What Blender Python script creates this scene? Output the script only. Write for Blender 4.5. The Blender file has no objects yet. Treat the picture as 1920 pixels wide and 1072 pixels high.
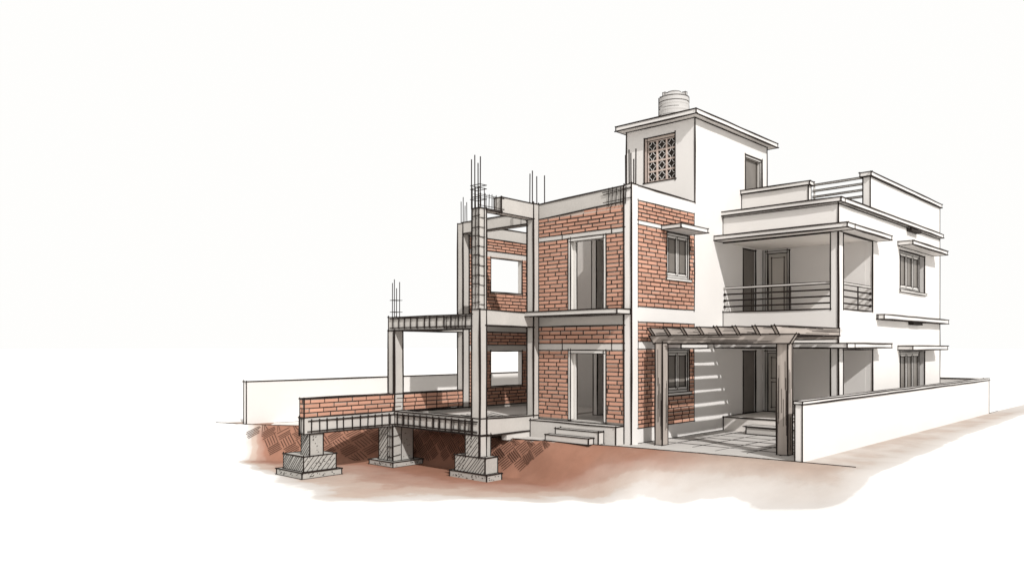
import bpy, math, random
from mathutils import Vector, noise
random.seed(7)
C = bpy.context.scene.collection
rad = math.radians

# ------------------------------------------------------------------ materials
def mat(name, col, rough=0.85, var=0.06, scale=0.8, island=0.0, metallic=0.0, stretch=(1, 1, 1), fine=0.0):
    m = bpy.data.materials.new(name); m.use_nodes = True
    nt = m.node_tree; b = nt.nodes['Principled BSDF']
    b.inputs['Roughness'].default_value = rough
    b.inputs['Metallic'].default_value = metallic
    b.inputs['Specular IOR Level'].default_value = 0.15 if metallic == 0 else 0.5
    tc = nt.nodes.new('ShaderNodeTexCoord')
    mp = nt.nodes.new('ShaderNodeMapping'); mp.inputs['Scale'].default_value = stretch
    nt.links.new(tc.outputs['Object'], mp.inputs['Vector'])
    n = nt.nodes.new('ShaderNodeTexNoise'); n.inputs['Scale'].default_value = scale
    n.inputs['Detail'].default_value = 5; n.inputs['Roughness'].default_value = 0.6
    nt.links.new(mp.outputs[0], n.inputs['Vector'])
    mr = nt.nodes.new('ShaderNodeMapRange')
    mr.inputs['From Min'].default_value = 0.3; mr.inputs['From Max'].default_value = 0.7
    mr.inputs['To Min'].default_value = 1 - var; mr.inputs['To Max'].default_value = 1 + var
    nt.links.new(n.outputs['Fac'], mr.inputs['Value'])
    val = mr.outputs[0]
    if fine:
        n2 = nt.nodes.new('ShaderNodeTexNoise'); n2.inputs['Scale'].default_value = 22; n2.inputs['Detail'].default_value = 3
        nt.links.new(mp.outputs[0], n2.inputs['Vector'])
        r2 = nt.nodes.new('ShaderNodeMapRange')
        r2.inputs['From Min'].default_value = 0.35; r2.inputs['From Max'].default_value = 0.65
        r2.inputs['To Min'].default_value = 1 - fine; r2.inputs['To Max'].default_value = 1 + fine
        nt.links.new(n2.outputs['Fac'], r2.inputs['Value'])
        mu = nt.nodes.new('ShaderNodeMath'); mu.operation = 'MULTIPLY'
        nt.links.new(val, mu.inputs[0]); nt.links.new(r2.outputs[0], mu.inputs[1]); val = mu.outputs[0]
    if island:
        g = nt.nodes.new('ShaderNodeNewGeometry')
        r3 = nt.nodes.new('ShaderNodeMapRange')
        r3.inputs['To Min'].default_value = 1 - island; r3.inputs['To Max'].default_value = 1 + island
        nt.links.new(g.outputs['Random Per Island'], r3.inputs['Value'])
        mu = nt.nodes.new('ShaderNodeMath'); mu.operation = 'MULTIPLY'
        nt.links.new(val, mu.inputs[0]); nt.links.new(r3.outputs[0], mu.inputs[1]); val = mu.outputs[0]
    vm = nt.nodes.new('ShaderNodeVectorMath'); vm.operation = 'SCALE'
    vm.inputs[0].default_value = col; nt.links.new(val, vm.inputs['Scale'])
    nt.links.new(vm.outputs[0], b.inputs['Base Color'])
    return m
M = {
 'ink':      mat('dark_ink', (0.016, 0.011, 0.009), 0.9, 0.1),
 'soilink':  mat('brown_ink', (0.085, 0.043, 0.03), 0.9, 0.1),
 'joint':    mat('brown_joint_ink', (0.040, 0.020, 0.014), 0.9, 0.1),
 'plaster':  mat('white_plaster', (0.605, 0.580, 0.556), 0.9, 0.02, 0.6),
 'concrete': mat('grey_concrete', (0.405, 0.382, 0.355), 0.9, 0.07, 1.2, fine=0.025),
 'cut':      mat('cut_concrete', (0.34, 0.325, 0.30), 0.9, 0.09, 2.0, fine=0.05),
 'paleconc': mat('pale_concrete', (0.47, 0.445, 0.418), 0.9, 0.05, 1.0, fine=0.02),
 'mortar':   mat('pale_mortar', (0.44, 0.365, 0.315), 0.95, 0.05, 2.0),
 'brick':    mat('salmon_brick', (0.435, 0.233, 0.165), 0.9, 0.07, 1.2, island=0.13),
 'frame':    mat('painted_frame', (0.55, 0.525, 0.495), 0.6, 0.03),
 'glass':    mat('grey_glass', (0.15, 0.135, 0.12), 0.35, 0.12, 1.5),
 'inner': mat('brightened_inner_plaster', (0.70, 0.66, 0.62), 0.9, 0.05),  # paler than the outer plaster, to brighten the shaded rooms and recess
 'doorwood': mat('grey_door_paint', (0.47, 0.435, 0.395), 0.7, 0.05),
 'timber':   mat('weathered_timber', (0.315, 0.275, 0.245), 0.85, 0.13, 2.2, stretch=(3, 0.6, 3), island=0.05),
 'timberx':  mat('weathered_timber_beam', (0.315, 0.275, 0.245), 0.85, 0.13, 2.2, stretch=(0.6, 3, 3)),
 'timberz':  mat('weathered_timber_post', (0.315, 0.275, 0.245), 0.85, 0.14, 2.2, stretch=(5, 5, 0.5)),
 'jali':     mat('pink_terracotta_screen', (0.46, 0.372, 0.325), 0.9, 0.04),
 'dark':     mat('painted_dark_and_spout', (0.045, 0.038, 0.033), 0.9, 0.1),  # near-black colour painting unlit depth behind openings; also the drain spouts
 'tank':     mat('ribbed_tank_plastic', (0.40, 0.385, 0.37), 0.5, 0.03),
 'paving':   mat('grey_paving', (0.45, 0.428, 0.405), 0.9, 0.05, 0.9),
 'rubble':   mat('pale_rubble', (0.60, 0.57, 0.54), 0.9, 0.06, 3.0),
}

# ------------------------------------------------------------------ mesh builder
W = 0.041
class MB:
    def __init__(s): s.v = []; s.f = []; s.m = []; s.names = []
    def mi(s, n):
        if n not in s.names: s.names.append(n)
        return s.names.index(n)
    def quad(s, pts, m):
        i = len(s.v); s.v += [tuple(p) for p in pts]; s.f.append(tuple(range(i, i + len(pts)))); s.m.append(s.mi(m))
    def hexa(s, p, m):            # p: 8 corners, bottom 0-3 (ccw), top 4-7
        i = len(s.v); s.v += [tuple(q) for q in p]; k = s.mi(m)
        for f in ((0,3,2,1),(4,5,6,7),(0,1,5,4),(1,2,6,5),(2,3,7,6),(3,0,4,7)):
            s.f.append(tuple(i + j for j in f)); s.m.append(k)
    def box(s, x0, x1, y0, y1, z0, z1, m, ink=True, w=None, skip=()):
        x0, x1 = min(x0, x1), max(x0, x1); y0, y1 = min(y0, y1), max(y0, y1)
        p = [(x0,y0,z0),(x1,y0,z0),(x1,y1,z0),(x0,y1,z0),(x0,y0,z1),(x1,y0,z1),(x1,y1,z1),(x0,y1,z1)]
        s.hexa(p, m)
        if ink: s.inkhex(p, w, skip)
        return s
    def inkhex(s, p, w=None, skip=()):
        E = [(0,1),(1,2),(2,3),(3,0),(4,5),(5,6),(6,7),(7,4),(0,4),(1,5),(2,6),(3,7)]
        for k, (a, b) in enumerate(E):
            if k not in skip: s.line(p[a], p[b], w)
    def line(s, a, b, w=None, over=0.045, wob=0.006, m='ink'):
        w = (w or W) * random.uniform(0.88, 1.1)
        a = Vector(a); b = Vector(b); d = b - a; L = d.length
        if L < 1e-4: return
        d.normalize(); o = min(over, L * 0.12) * random.uniform(0.3, 1.3)
        a = a - d * o; b = b + d * o; L = (b - a).length
        up = Vector((0, 0, 1)) if abs(d.z) < 0.9 else Vector((1, 0, 0))
        p = d.cross(up).normalized(); q = p.cross(d)
        n = max(1, min(14, int(L / 0.8)))
        i = len(s.v); k = s.mi(m); h = w / 2
        for j in range(n + 1):
            c = a + d * (L * j / n)
            if 0 < j < n: c = c + p * random.uniform(-wob, wob) + q * random.uniform(-wob, wob)
            hh = h * random.uniform(0.85, 1.12) * (0.7 if j in (0, n) else 1)
            for sx, sy in ((-1,-1),(1,-1),(1,1),(-1,1)): s.v.append(tuple(c + p * sx * hh + q * sy * hh))
        for j in range(n):
            for t in range(4):
                A = i + j*4 + t; B = i + j*4 + (t+1) % 4
                s.f.append((A, B, B + 4, A + 4)); s.m.append(k)
        s.f.append((i+3, i+2, i+1, i)); s.m.append(k)
        e = i + n*4; s.f.append((e, e+1, e+2, e+3)); s.m.append(k)
    def poly(s, pts, w=None, m='ink', closed=False, wob=0.0):
        P = list(pts) + ([pts[0]] if closed else [])
        for a, b in zip(P[:-1], P[1:]): s.line(a, b, w, over=0.01, wob=wob, m=m)
    def rod(s, a, b, r, m, n=8):
        a = Vector(a); b = Vector(b); d = (b - a).normalized()
        up = Vector((0, 0, 1)) if abs(d.z) < 0.9 else Vector((1, 0, 0))
        p = d.cross(up).normalized(); q = d.cross(p); i = len(s.v); k = s.mi(m)
        for c in (a, b):
            for t in range(n):
                an = 2*math.pi*t/n; s.v.append(tuple(c + p*math.cos(an)*r + q*math.sin(an)*r))
        for t in range(n):
            u = (t+1) % n; s.f.append((i+t, i+u, i+n+u, i+n+t)); s.m.append(k)
        s.f.append(tuple(i+n-1-t for t in range(n))); s.m.append(k)
        s.f.append(tuple(i+n+t for t in range(n))); s.m.append(k)
    def build(s, name, parent=None, label=None, origin=None, smooth=False):
        me = bpy.data.meshes.new(name); me.from_pydata(s.v, [], s.f); me.update()
        for n in s.names: me.materials.append(M[n])
        me.polygons.foreach_set('material_index', s.m)
        if smooth: me.polygons.foreach_set('use_smooth', [True] * len(me.polygons))
        o = bpy.data.objects.new(name, me); C.objects.link(o)
        if parent is not None: o.parent = parent
        if label: o['label'] = label
        if origin is not None:
            me.transform(__import__('mathutils').Matrix.Translation(-Vector(origin))); o.location = origin
        return o
def thing(name, label, cat, group=None):
    o = bpy.data.objects.new(name, None); C.objects.link(o)
    o['label'] = label; o['category'] = cat
    if group: o['group'] = group
    return o
def tag(o, label=None, cat=None, group=None, kind=None):
    for k, v in (('label', label), ('category', cat), ('group', group), ('kind', kind)):
        if v: o[k] = v
    return o

# a wall plane: axis 'Y' faces -Y at y=c (u = x); axis 'X' faces +X at x=c (u = y)
class F:
    def __init__(s, axis, c): s.a = axis; s.c = c
    def P(s, u, z, o=0.0): return (u, s.c - o, z) if s.a == 'Y' else (s.c + o, u, z)
    def hexa(s, mb, u0, u1, z0, z1, o0, o1, m, ink=False, w=None):
        a, b = s.P(u0, z0, o0), s.P(u1, z1, o1)
        mb.box(a[0], b[0], a[1], b[1], z0, z1, m, ink, w)
def rect_ink(mb, f, u0, u1, z0, z1, o=0.0, w=None, sides='lrtb'):
    if 'b' in sides: mb.line(f.P(u0, z0, o), f.P(u1, z0, o), w)
    if 't' in sides: mb.line(f.P(u0, z1, o), f.P(u1, z1, o), w)
    if 'l' in sides: mb.line(f.P(u0, z0, o), f.P(u0, z1, o), w)
    if 'r' in sides: mb.line(f.P(u1, z0, o), f.P(u1, z1, o), w)
def panel(mb, f, u0, u1, z0, z1, holes, th, m, ink='', hole_ink=True):
    us = sorted({u0, u1} | {min(max(h[i], u0), u1) for h in holes for i in (0, 1)})
    zs = sorted({z0, z1} | {min(max(h[i], z0), z1) for h in holes for i in (2, 3)})
    def solid(i, j):
        if i < 0 or j < 0 or i >= len(us) - 1 or j >= len(zs) - 1: return False
        u = (us[i] + us[i+1]) / 2; z = (zs[j] + zs[j+1]) / 2
        return not any(h[0] < u < h[1] and h[2] < z < h[3] for h in holes)
    for i in range(len(us) - 1):
        for j in range(len(zs) - 1):
            if not solid(i, j): continue
            a, b, c, d = us[i], us[i+1], zs[j], zs[j+1]
            mb.quad([f.P(a,c), f.P(b,c), f.P(b,d), f.P(a,d)], m)
            mb.quad([f.P(a,c,-th), f.P(a,d,-th), f.P(b,d,-th), f.P(b,c,-th)], m)
            if not solid(i-1, j): mb.quad([f.P(a,c), f.P(a,d), f.P(a,d,-th), f.P(a,c,-th)], m)
            if not solid(i+1, j): mb.quad([f.P(b,c), f.P(b,c,-th), f.P(b,d,-th), f.P(b,d)], m)
            if not solid(i, j-1): mb.quad([f.P(a,c), f.P(a,c,-th), f.P(b,c,-th), f.P(b,c)], m)
            if not solid(i, j+1): mb.quad([f.P(a,d), f.P(b,d), f.P(b,d,-th), f.P(a,d,-th)], m)
    rect_ink(mb, f, u0, u1, z0, z1, sides=ink)
    if hole_ink:
        for h in holes: rect_ink(mb, f, *h)
def bricks(mb, f, u0, u1, z0, z1, holes=(), L=0.43, H=0.114, ink='lrtb', base=0.0):
    """a brick field: pale mortar bed, proud bricks with uneven ends, dark joints"""
    panel(mb, f2(f, base + 0.006), u0, u1, z0, z1, [h for h in holes], 0.006, 'mortar', hole_ink=False)
    n = max(1, round((z1 - z0) / H)); h = (z1 - z0) / n
    o0, o1 = base + 0.007, base + 0.014
    def clip(a, b, za, zb):
        segs = [(a, b)]
        for hx in holes:
            if zb > hx[2] + 0.02 and za < hx[3] - 0.02:
                ns = []
                for p, q in segs:
                    if hx[1] <= p or hx[0] >= q: ns.append((p, q))
                    else:
                        if hx[0] > p: ns.append((p, hx[0]))
                        if hx[1] < q: ns.append((hx[1], q))
                segs = ns
        return [g for g in segs if g[1] - g[0] > 0.02]
    for r in range(n):
        za, zb = z0 + r*h, z0 + (r+1)*h
        if r < n - 1:
            for p, q in clip(u0, u1, zb - 0.03, zb + 0.03):
                dz = random.uniform(-0.004, 0.004)
                mb.line(f.P(p, zb + dz, o1), f.P(q, zb - dz, o1), 0.026, over=0.0, wob=0.004, m='joint')
        u = u0 - (L * 0.5 if r % 2 else L * 0.02) + random.uniform(-0.05, 0.05)
        while u < u1:
            un = u + L * random.uniform(0.88, 1.12)
            for p, q in clip(max(u, u0), min(un, u1), za, zb):
                g0 = 0.020 * random.uniform(0.6, 1.5); g1 = 0.020 * random.uniform(0.5, 1.2)
                t0 = 0.026 * random.uniform(0.7, 1.4)
                if q - p > 0.07:
                    j = [random.uniform(-0.004, 0.004) for _ in range(4)]
                    P8 = [f.P(p+g0, za+.012+j[0], o0), f.P(q-g1, za+.012+j[1], o0), f.P(q-g1, za+.012+j[1], o1), f.P(p+g0, za+.012+j[0], o1),
                          f.P(p+g0, zb-t0+j[2], o0), f.P(q-g1, zb-t0+j[3], o0), f.P(q-g1, zb-t0+j[3], o1), f.P(p+g0, zb-t0+j[2], o1)]
                    if f.a == 'Y': P8 = [P8[3], P8[2], P8[1], P8[0], P8[7], P8[6], P8[5], P8[4]]
                    mb.hexa(P8, 'brick')
                if q == un and q < u1 - 0.05:
                    dz = random.uniform(0, 0.012)
                    mb.line(f.P(q, za + dz, o1), f.P(q + random.uniform(-.006, .006), zb - dz, o1), 0.025, over=0.0, m='joint')
            u = un
    rect_ink(mb, f, u0, u1, z0, z1, base + 0.012, 0.028, ink)
def f2(f, o): return F(f.a, f.c - o if f.a == 'Y' else f.c + o)

def sloped_box(mb, f, u0, u1, za0, zb0, za1, zb1, o0, o1, m):
    """beam on plane f whose bottom/top go from (za0, zb0) at u0 to (za1, zb1) at u1"""
    P8 = [f.P(u0, za0, o1), f.P(u1, za1, o1), f.P(u1, za1, o0), f.P(u0, za0, o0), f.P(u0, zb0, o1), f.P(u1, zb1, o1), f.P(u1, zb1, o0), f.P(u0, zb0, o0)]
    if f.a == 'X': P8 = [P8[3], P8[2], P8[1], P8[0], P8[7], P8[6], P8[5], P8[4]]
    mb.hexa(P8, m); mb.inkhex(P8)

def cage(mb, f, u0, u1, z0, z1, o, step=0.26, vertical=False, w=0.026, jit=0.03):
    """reinforcement cage drawn proud of a member: long bars and ties"""
    if vertical:
        for u in (u0, (u0 + u1) / 2, u1): mb.line(f.P(u, z0, o), f.P(u, z1, o), w * 0.85, over=0.03)
        z = z0 + step * 0.4
        while z < z1 - 0.03:
            zz = z + random.uniform(-jit, jit)
            mb.line(f.P(u0 - 0.03, zz, o), f.P(u1 + 0.04, zz + random.uniform(-.02, .02), o), w * 1.3, over=0.01)
            z += step
    else:
        for z in (z0, z1): mb.line(f.P(u0, z, o), f.P(u1, z, o), w)
        u = u0 + step * 0.3
        while u < u1:
            uu = u + random.uniform(-jit, jit)
            mb.line(f.P(uu, z0 - 0.03, o), f.P(uu + random.uniform(-.015, .015), z1 + 0.04, o), w, over=0.01)
            if random.random() < 0.2: mb.line(f.P(uu + 0.05, z0, o), f.P(uu + 0.05, z1, o), w * 0.6, over=0.0)
            u += step
def starter_bars(mb, spots, z0, tops, r=0.014):
    for (x, y), zt in zip(spots, tops): mb.rod((x, y, z0), (x + random.uniform(-.01, .01), y, zt), r, 'ink', 6)

# ================================================================== THE HOUSE
house = thing('house', 'two storey house, brick and bare concrete on the left, finished white plaster on the right', 'house')
XW, XF = -6.95, -3.26            # west frame line, inner frame line
YF = -2.42                       # front frame line
FY0 = F('Y', 0.0); FX0 = F('X', 0.0); FXR = F('X', 3.55); FYB = F('Y', 5.0)

# ---- foundations
def hatch(mb, f, poly_u0, poly_u1, z0, z1, o, step=0.115, w=0.017):
    u = poly_u0 - (z1 - z0)
    while u < poly_u1:
        a = [max(u, poly_u0), z0 + max(0, poly_u0 - u)]; t = min(poly_u1 - a[0], z1 - a[1])
        if t > 0.05: mb.line(f.P(a[0], a[1], o), f.P(a[0] + t * random.uniform(.85, 1), a[1] + t, o), w, over=0.0)
        u += step * random.uniform(0.85, 1.2)
def specks(mb, f, u0, u1, z0, z1, o, n):
    for _ in range(n):
        u, z = random.uniform(u0+.03, u1-.05), random.uniform(z0+.03, z1-.03)
        mb.line(f.P(u, z, o), f.P(u + random.uniform(.01, .05), z + random.uniform(-.02, .03), o), 0.018, over=0.0)
b = MB(); b.box(-4.22, -3.03, -2.45, -1.97, -0.84, -0.40, 'cut')
b.box(-3.80, -3.27, -2.45, -2.0, -0.40, 0.19, 'cut', skip=(0, 1, 2, 3))
f = F('Y', -2.45); hatch(b, f, -4.2, -3.05, -0.83, -0.42, 0.006); hatch(b, f, -3.78, -3.29, -0.42, 0.17, 0.006); specks(b, f, -4.2, -3.1, -0.8, 0.1, 0.008, 26)
ft = b.build('footing', house, 'stepped concrete footing cut open under the bare column')
b = MB(); b.box(-4.38, -2.92, -2.50, -1.93, -1.04, -0.846, 'cut'); specks(b, F('Y', -2.5), -4.36, -2.95, -1.03, -0.86, 0.006, 18); specks(b, F('X', -2.92), -2.48, -1.95, -1.03, -0.86, 0.006, 6)
b.build('blinding', ft)
b = MB(); b.box(-7.62, -6.93, -2.50, -1.72, -0.86, 0.19, 'cut')
f = F('Y', -2.50); hatch(b, f, -7.6, -7.1, -0.85, 0.18, 0.006, 0.15); specks(b, f, -7.6, -7.2, -0.8, 0.1, 0.008, 12); specks(b, F('X', -6.93), -2.2, -1.8, -0.8, 0.1, 0.006, 10)
cage(b, f, -7.16, -6.95, -0.84, 0.2, 0.02, 0.3, True, 0.022)
b.line((-6.90, -2.2, -0.84), (-6.90, -2.2, 0.2), 0.022)
for z in (-0.7, -0.4, -0.1): b.line((-6.90, -2.5, z), (-6.90, -2.25, z + 0.03), 0.02)
ft = b.build('footing', house, 'tall concrete pier footing below the inner corner of the ground beams')
b = MB(); b.box(-7.90, -6.73, -2.66, -1.50, -1.02, -0.866, 'cut'); specks(b, F('Y', -2.66), -7.85, -6.8, -1.0, -0.88, 0.006, 12); specks(b, F('X', -6.73), -2.6, -1.6, -1.0, -0.88, 0.006, 10)
b.build('blinding', ft)
b = MB(); b.box(-8.02, -6.98, -5.55, -4.50, -0.84, -0.42, 'cut')
b.box(-7.42, -6.99, -5.35, -4.92, -0.42, 0.19, 'cut', skip=(0, 1, 2, 3))
hatch(b, F('Y', -5.55), -8.0, -7.0, -0.83, -0.43, 0.006, 0.085); hatch(b, F('X', -6.98), -5.53, -4.52, -0.83, -0.43, 0.006, 0.16); hatch(b, F('Y', -5.35), -7.40, -7.01, -0.41, 0.17, 0.006, 0.085)
specks(b, F('X', -6.98), -5.5, -4.6, -0.8, -0.45, 0.008, 14); specks(b, F('X', -6.99), -5.3, -5.0, -0.4, 0.15, 0.008, 8)
ft = b.build('footing', house, 'hatched concrete footing at the far left end of the ground beam')
b = MB(); b.box(-8.20, -6.88, -5.66, -4.38, -1.02, -0.846, 'cut'); specks(b, F('Y', -5.66), -8.1, -7.0, -1.0, -0.86, 0.006, 12); specks(b, F('X', -6.88), -5.6, -4.5, -1.0, -0.86, 0.006, 16)
b.build('blinding', ft)

# ---- plinth, ground beams
b = MB()
b.box(XW - 0.23, XW, -5.56, YF - 0.0, 0.20, 0.655, 'concrete')
gb = b.build('ground_beam', house, 'left ground beam with exposed stirrups')
b = MB(); f = F('X', XW); cage(b, f, -5.42, YF - 0.05, 0.27, 0.56, 0.03, 0.27, w=0.040)
f = F('Y', -5.56); cage(b, f, XW - 0.2, XW - 0.04, 0.24, 0.62, 0.03, 0.08, w=0.022)
b.build('reinforcement', gb)
b = MB(); b.box(XW, XF, YF, YF + 0.27, 0.20, 0.65, 'concrete')
gb = b.build('ground_beam', house, 'front ground beam with exposed stirrups')
b = MB(); cage(b, F('Y', YF), XW + 0.08, XF - 0.1, 0.27, 0.56, 0.03, 0.27, w=0.040); cage(b, F('Y', YF), XF - 1.1, XF - 0.12, 0.30, 0.50, 0.035, 0.31, w=0.02)
b.build('reinforcement', gb)
b = MB(); sloped_box(b, F('X', XF), YF + 0.0, 0.0, 0.17, 0.645, 0.17, 0.60, 0.0, -0.27, 'concrete')
b.box(XF - 0.2, XF - 0.006, -1.36, -0.01, -0.02, 0.168, 'paleconc', ink=False)
b.build('ground_beam', house)
b = MB(); b.box(XW - 0.23, XW, YF, 4.6, 0.20, 0.60, 'concrete')
b.build('ground_beam', house)
b = MB(); b.box(XW + 0.004, XF - 0.27, YF + 0.275, 4.45, 0.21, 0.50, 'paleconc', ink=False)
b.build('floor_slab', house)
b = MB(); panel(b, F('Y', 0.02), XF, -0.02, -0.02, 0.54, [], 0.2, 'concrete')   # plinth under the door wall
b.line((XF, 0.0, 0.005), (0, 0.0, 0.005))
b.build('plinth', house)

# ---- columns of the frame
def column(name, x1, y0, wx, wy, z0, z1, label=None, m='concrete', skip=(0, 1, 2, 3)):
    q = MB(); q.box(x1 - wx, x1, y0, y0 + wy, z0, z1, m, skip=skip); return q.build(name, house, label)
c740 = column('column', XW + 0.005, YF - 0.008, 0.31, 0.32, 0.655, 3.09, 'bare concrete column with starter bars at the left front corner')
b = MB(); starter_bars(b, [(-7.14, -2.36), (-6.99, -2.40), (-6.99, -2.2), (-7.14, -2.2)], 3.05, [4.55, 4.65, 4.58, 4.4])
for z in (3.66, 4.02): b.poly([(-7.2, -2.4, z), (-6.95, -2.43, z), (-6.93, -2.15, z), (-7.2, -2.15, z)], 0.024, closed=True)
b.line((-6.965, -2.46, 0.66), (-6.965, -2.46, 3.1), 0.03)
b.build('starter_bars', c740)
q = MB(); q.box(XF - 0.304, XF + 0.006, YF - 0.01, YF + 0.24, -0.40, 3.62, 'concrete'); q.box(XF - 0.304, XF + 0.006, YF - 0.01, YF + 0.24, 3.621, 6.38, 'concrete', skip=(0, 1, 2, 3, 9))
c900 = q.build('column', house, 'tall concrete column wrapped in an open rebar cage on the upper floor')
b = MB(); cage(b, F('Y', YF - 0.01), XF - 0.25, XF - 0.0, 3.66, 6.92, 0.035, 0.262, True, 0.024)
b.line((XF + 0.03, YF + 0.14, 3.66), (XF + 0.03, YF + 0.14, 6.9), 0.02)
z = 3.75
while z < 6.6: b.line((XF + 0.0, YF - 0.05, z), (XF + 0.04, YF + 0.16, z), 0.024, over=0); z += 0.262
starter_bars(b, [(XF - 0.29, YF - 0.04), (XF - 0.16, YF - 0.04), (XF - 0.09, YF + 0.02), (XF + 0.03, YF - 0.02)], 6.35, [7.72, 7.82, 7.6, 7.75], 0.016)
for z in (6.62, 6.9, 7.0): b.poly([(XF - .32, YF - .05, z), (XF + .05, YF - .05, z), (XF + .05, YF + .2, z), (XF - .32, YF + .2, z)], 0.024, closed=True)
b.build('starter_bars', c900)
c870 = column('column', XW + 0.006, 0.42, 0.26, 0.27, 0.60, 6.68, 'rear left bare concrete column')
b = MB(); starter_bars(b, [(-7.12, .5), (-7.0, .48), (-6.97, .62), (-7.1, .65)], 6.6, [7.42, 7.55, 7.4, 7.3], 0.014); b.build('starter_bars', c870)
c1008 = column('column', XF + 0.006, -0.235, 0.25, 0.23, 0.60, 6.78, 'concrete column in the inner corner of the brick bays')
b = MB(); starter_bars(b, [(-3.45, -.18), (-3.33, -.2), (-3.28, -.06), (-3.1, .08)], 6.7, [7.68, 7.75, 7.6, 7.62], 0.016); b.build('starter_bars', c1008)
b = MB()
p = [(-0.215,-0.02,-0.02),(0.02,-0.02,-0.02),(0.02,0.285,-0.02),(-0.215,0.285,-0.02),(-0.215,-0.02,6.90),(0.02,-0.02,6.94),(0.02,0.285,6.93),(-0.215,0.285,6.90)]
b.hexa(p, 'plaster'); b.inkhex(p, skip=(2, 3, 6, 7, 10, 11))
c1184 = b.build('column', house, 'pale corner column where brick bays meet the white wall')
b = MB(); starter_bars(b, [(-.19, .02), (-.09, .04), (-.02, .02), (-.02, .24), (.0, .12)], 6.88, [7.72, 7.85, 7.75, 7.9, 7.6], 0.017); b.build('starter_bars', c1184)

# ---- beams of the frame
b = MB(); b.box(XW - 0.3, XF - 0.31, YF, YF + 0.30, 3.09, 3.50, 'concrete')
bm = b.build('beam', house, 'first floor beam over the open bay with exposed stirrups')
b = MB(); cage(b, F('Y', YF), XW - 0.15, XF - 0.33, 3.17, 3.45, 0.03, 0.29, w=0.036); cage(b, F('Y', YF), XF - 1.4, XF - 0.35, 3.13, 3.40, 0.036, 0.33, w=0.02); b.build('reinforcement', bm)
b = MB(); b.box(XW - 0.24, XW, YF + 0.30, 0.42, 3.09, 3.48, 'concrete'); b.box(XW - 0.24, XW, 0.69, 4.5, 3.10, 3.48, 'concrete'); b.build('beam', house)
b = MB(); sloped_box(b, F('X', XF), YF + 0.24, -0.235, 3.19, 3.62, 3.17, 3.57, 0.0, -0.27, 'concrete')
b.line((XF + 0.006, YF, 3.62), (XF + 0.006, YF + 0.26, 3.615)); b.build('beam', house)
b = MB(); sloped_box(b, F('X', XF), -1.58, -0.235, 6.34, 6.78, 6.33, 6.77, 0.0, -0.27, 'concrete')
b.box(XF - 0.27, XF, YF + 0.24, -1.58, 6.34, 6.38, 'concrete')
bm = b.build('beam', house, 'roof beam with an open rebar cage at its left end')
b = MB(); f = F('X', XF + 0.01); cage(b, f, YF - 0.02, -1.52, 6.44, 6.74, 0.0, 0.15, w=0.022); b.line((XF - .2, YF, 6.76), (XF - .2, -1.58, 6.74), 0.018); b.build('reinforcement', bm)
b = MB(); b.box(XW, XF - 0.25, 0.42, 0.67, 6.34, 6.70, 'concrete'); b.build('beam', house)
b = MB(); b.box(XW - 0.22, XW - 0.002, 0.69, 4.5, 6.28, 6.69, 'concrete'); b.build('beam', house)
b = MB(); sloped_box(b, FY0, XF, -0.215, 6.33, 6.77, 6.48, 6.91, 0.004, -0.25, 'concrete')
bm = b.build('beam', house, 'roof beam above the upper brick bay, bars exposed near the corner')
b = MB()
for u in (-0.72, -0.60, -0.47, -0.33, -0.24, -0.16): b.line((u, -0.04, 6.42), (u + .02, -0.04, 6.86), 0.026)
for z0_, z1_ in ((6.52, 6.55), (6.80, 6.83), (6.74, 6.8)): b.line((-0.86, -0.045, z0_), (-0.02, -0.045, z1_), 0.022)
b.build('reinforcement', bm)
b = MB(); b.box(XF, -0.215, -0.004, 0.22, 3.18, 3.60, 'concrete'); b.build('beam', house)

# ---- floor slabs (upper floor over the rear half of the frame and the finished rooms, roofs)
b = MB(); b.box(XF, -0.22, 0.22, 15.0, 3.30, 3.60, 'concrete', ink=False); b.box(-0.22, 3.3, 8.0, 15.0, 3.30, 3.60, 'concrete', ink=False)
b.build('floor_slab', house)
b = MB(); b.box(XF, -0.22, 0.22, 15.0, 0.0, 0.50, 'paleconc', ink=False); b.box(-0.22, 3.3, 8.0, 15.0, 0.0, 0.46, 'paleconc', ink=False); b.build('floor_slab', house)
b = MB(); b.box(XF, -0.22, 0.26, 15.0, 6.55, 6.80, 'paleconc', ink=False); b.box(-0.20, 3.35, 5.22, 15.0, 6.45, 6.70, 'paleconc', ink=False)
b.build('roof_slab', house)

# ---- door wall (faces the front)
DU = (-2.13, -0.81)
b = MB()
panel(b, FY0, XF, -0.215, 0.54, 3.18, [(DU[0], DU[1], 0.54, 2.50)], 0.20, 'mortar', hole_ink=False)
panel(b, FY0, XF, -0.215, 3.60, 6.48, [(DU[0], DU[1], 3.60, 5.66)], 0.20, 'mortar', hole_ink=False)
w1 = b.build('wall', house, 'brick wall with two doorways, one above the other')
b = MB(); bricks(b, FY0, XF, -0.215, 0.55, 2.50, [(DU[0], DU[1], 0.5, 2.55)], ink='lr'); bricks(b, FY0, XF, -0.215, 2.70, 3.18, ink='bt'); b.build('brickwork', w1)
b = MB(); bricks(b, FY0, XF, -0.215, 3.61, 5.66, [(DU[0], DU[1], 3.5, 5.7)], ink='lr')
bricks(b, FY0, XF, -0.215, 5.80, 6.33, ink='b')
bricks(b, FY0, -1.6, -0.215, 6.33, 6.42, H=0.1, ink=''); b.build('brickwork', w1)
for z0, z1 in ((2.505, 2.695), (5.665, 5.795)):
    b = MB()
    for a, c in ((XF, -2.35), (-2.345, -0.62), (-0.615, -0.22)): FY0.hexa(b, a, c, z0, z1, 0.0, 0.018, 'paleconc', True, 0.028)
    b.build('lintel', house)
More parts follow.
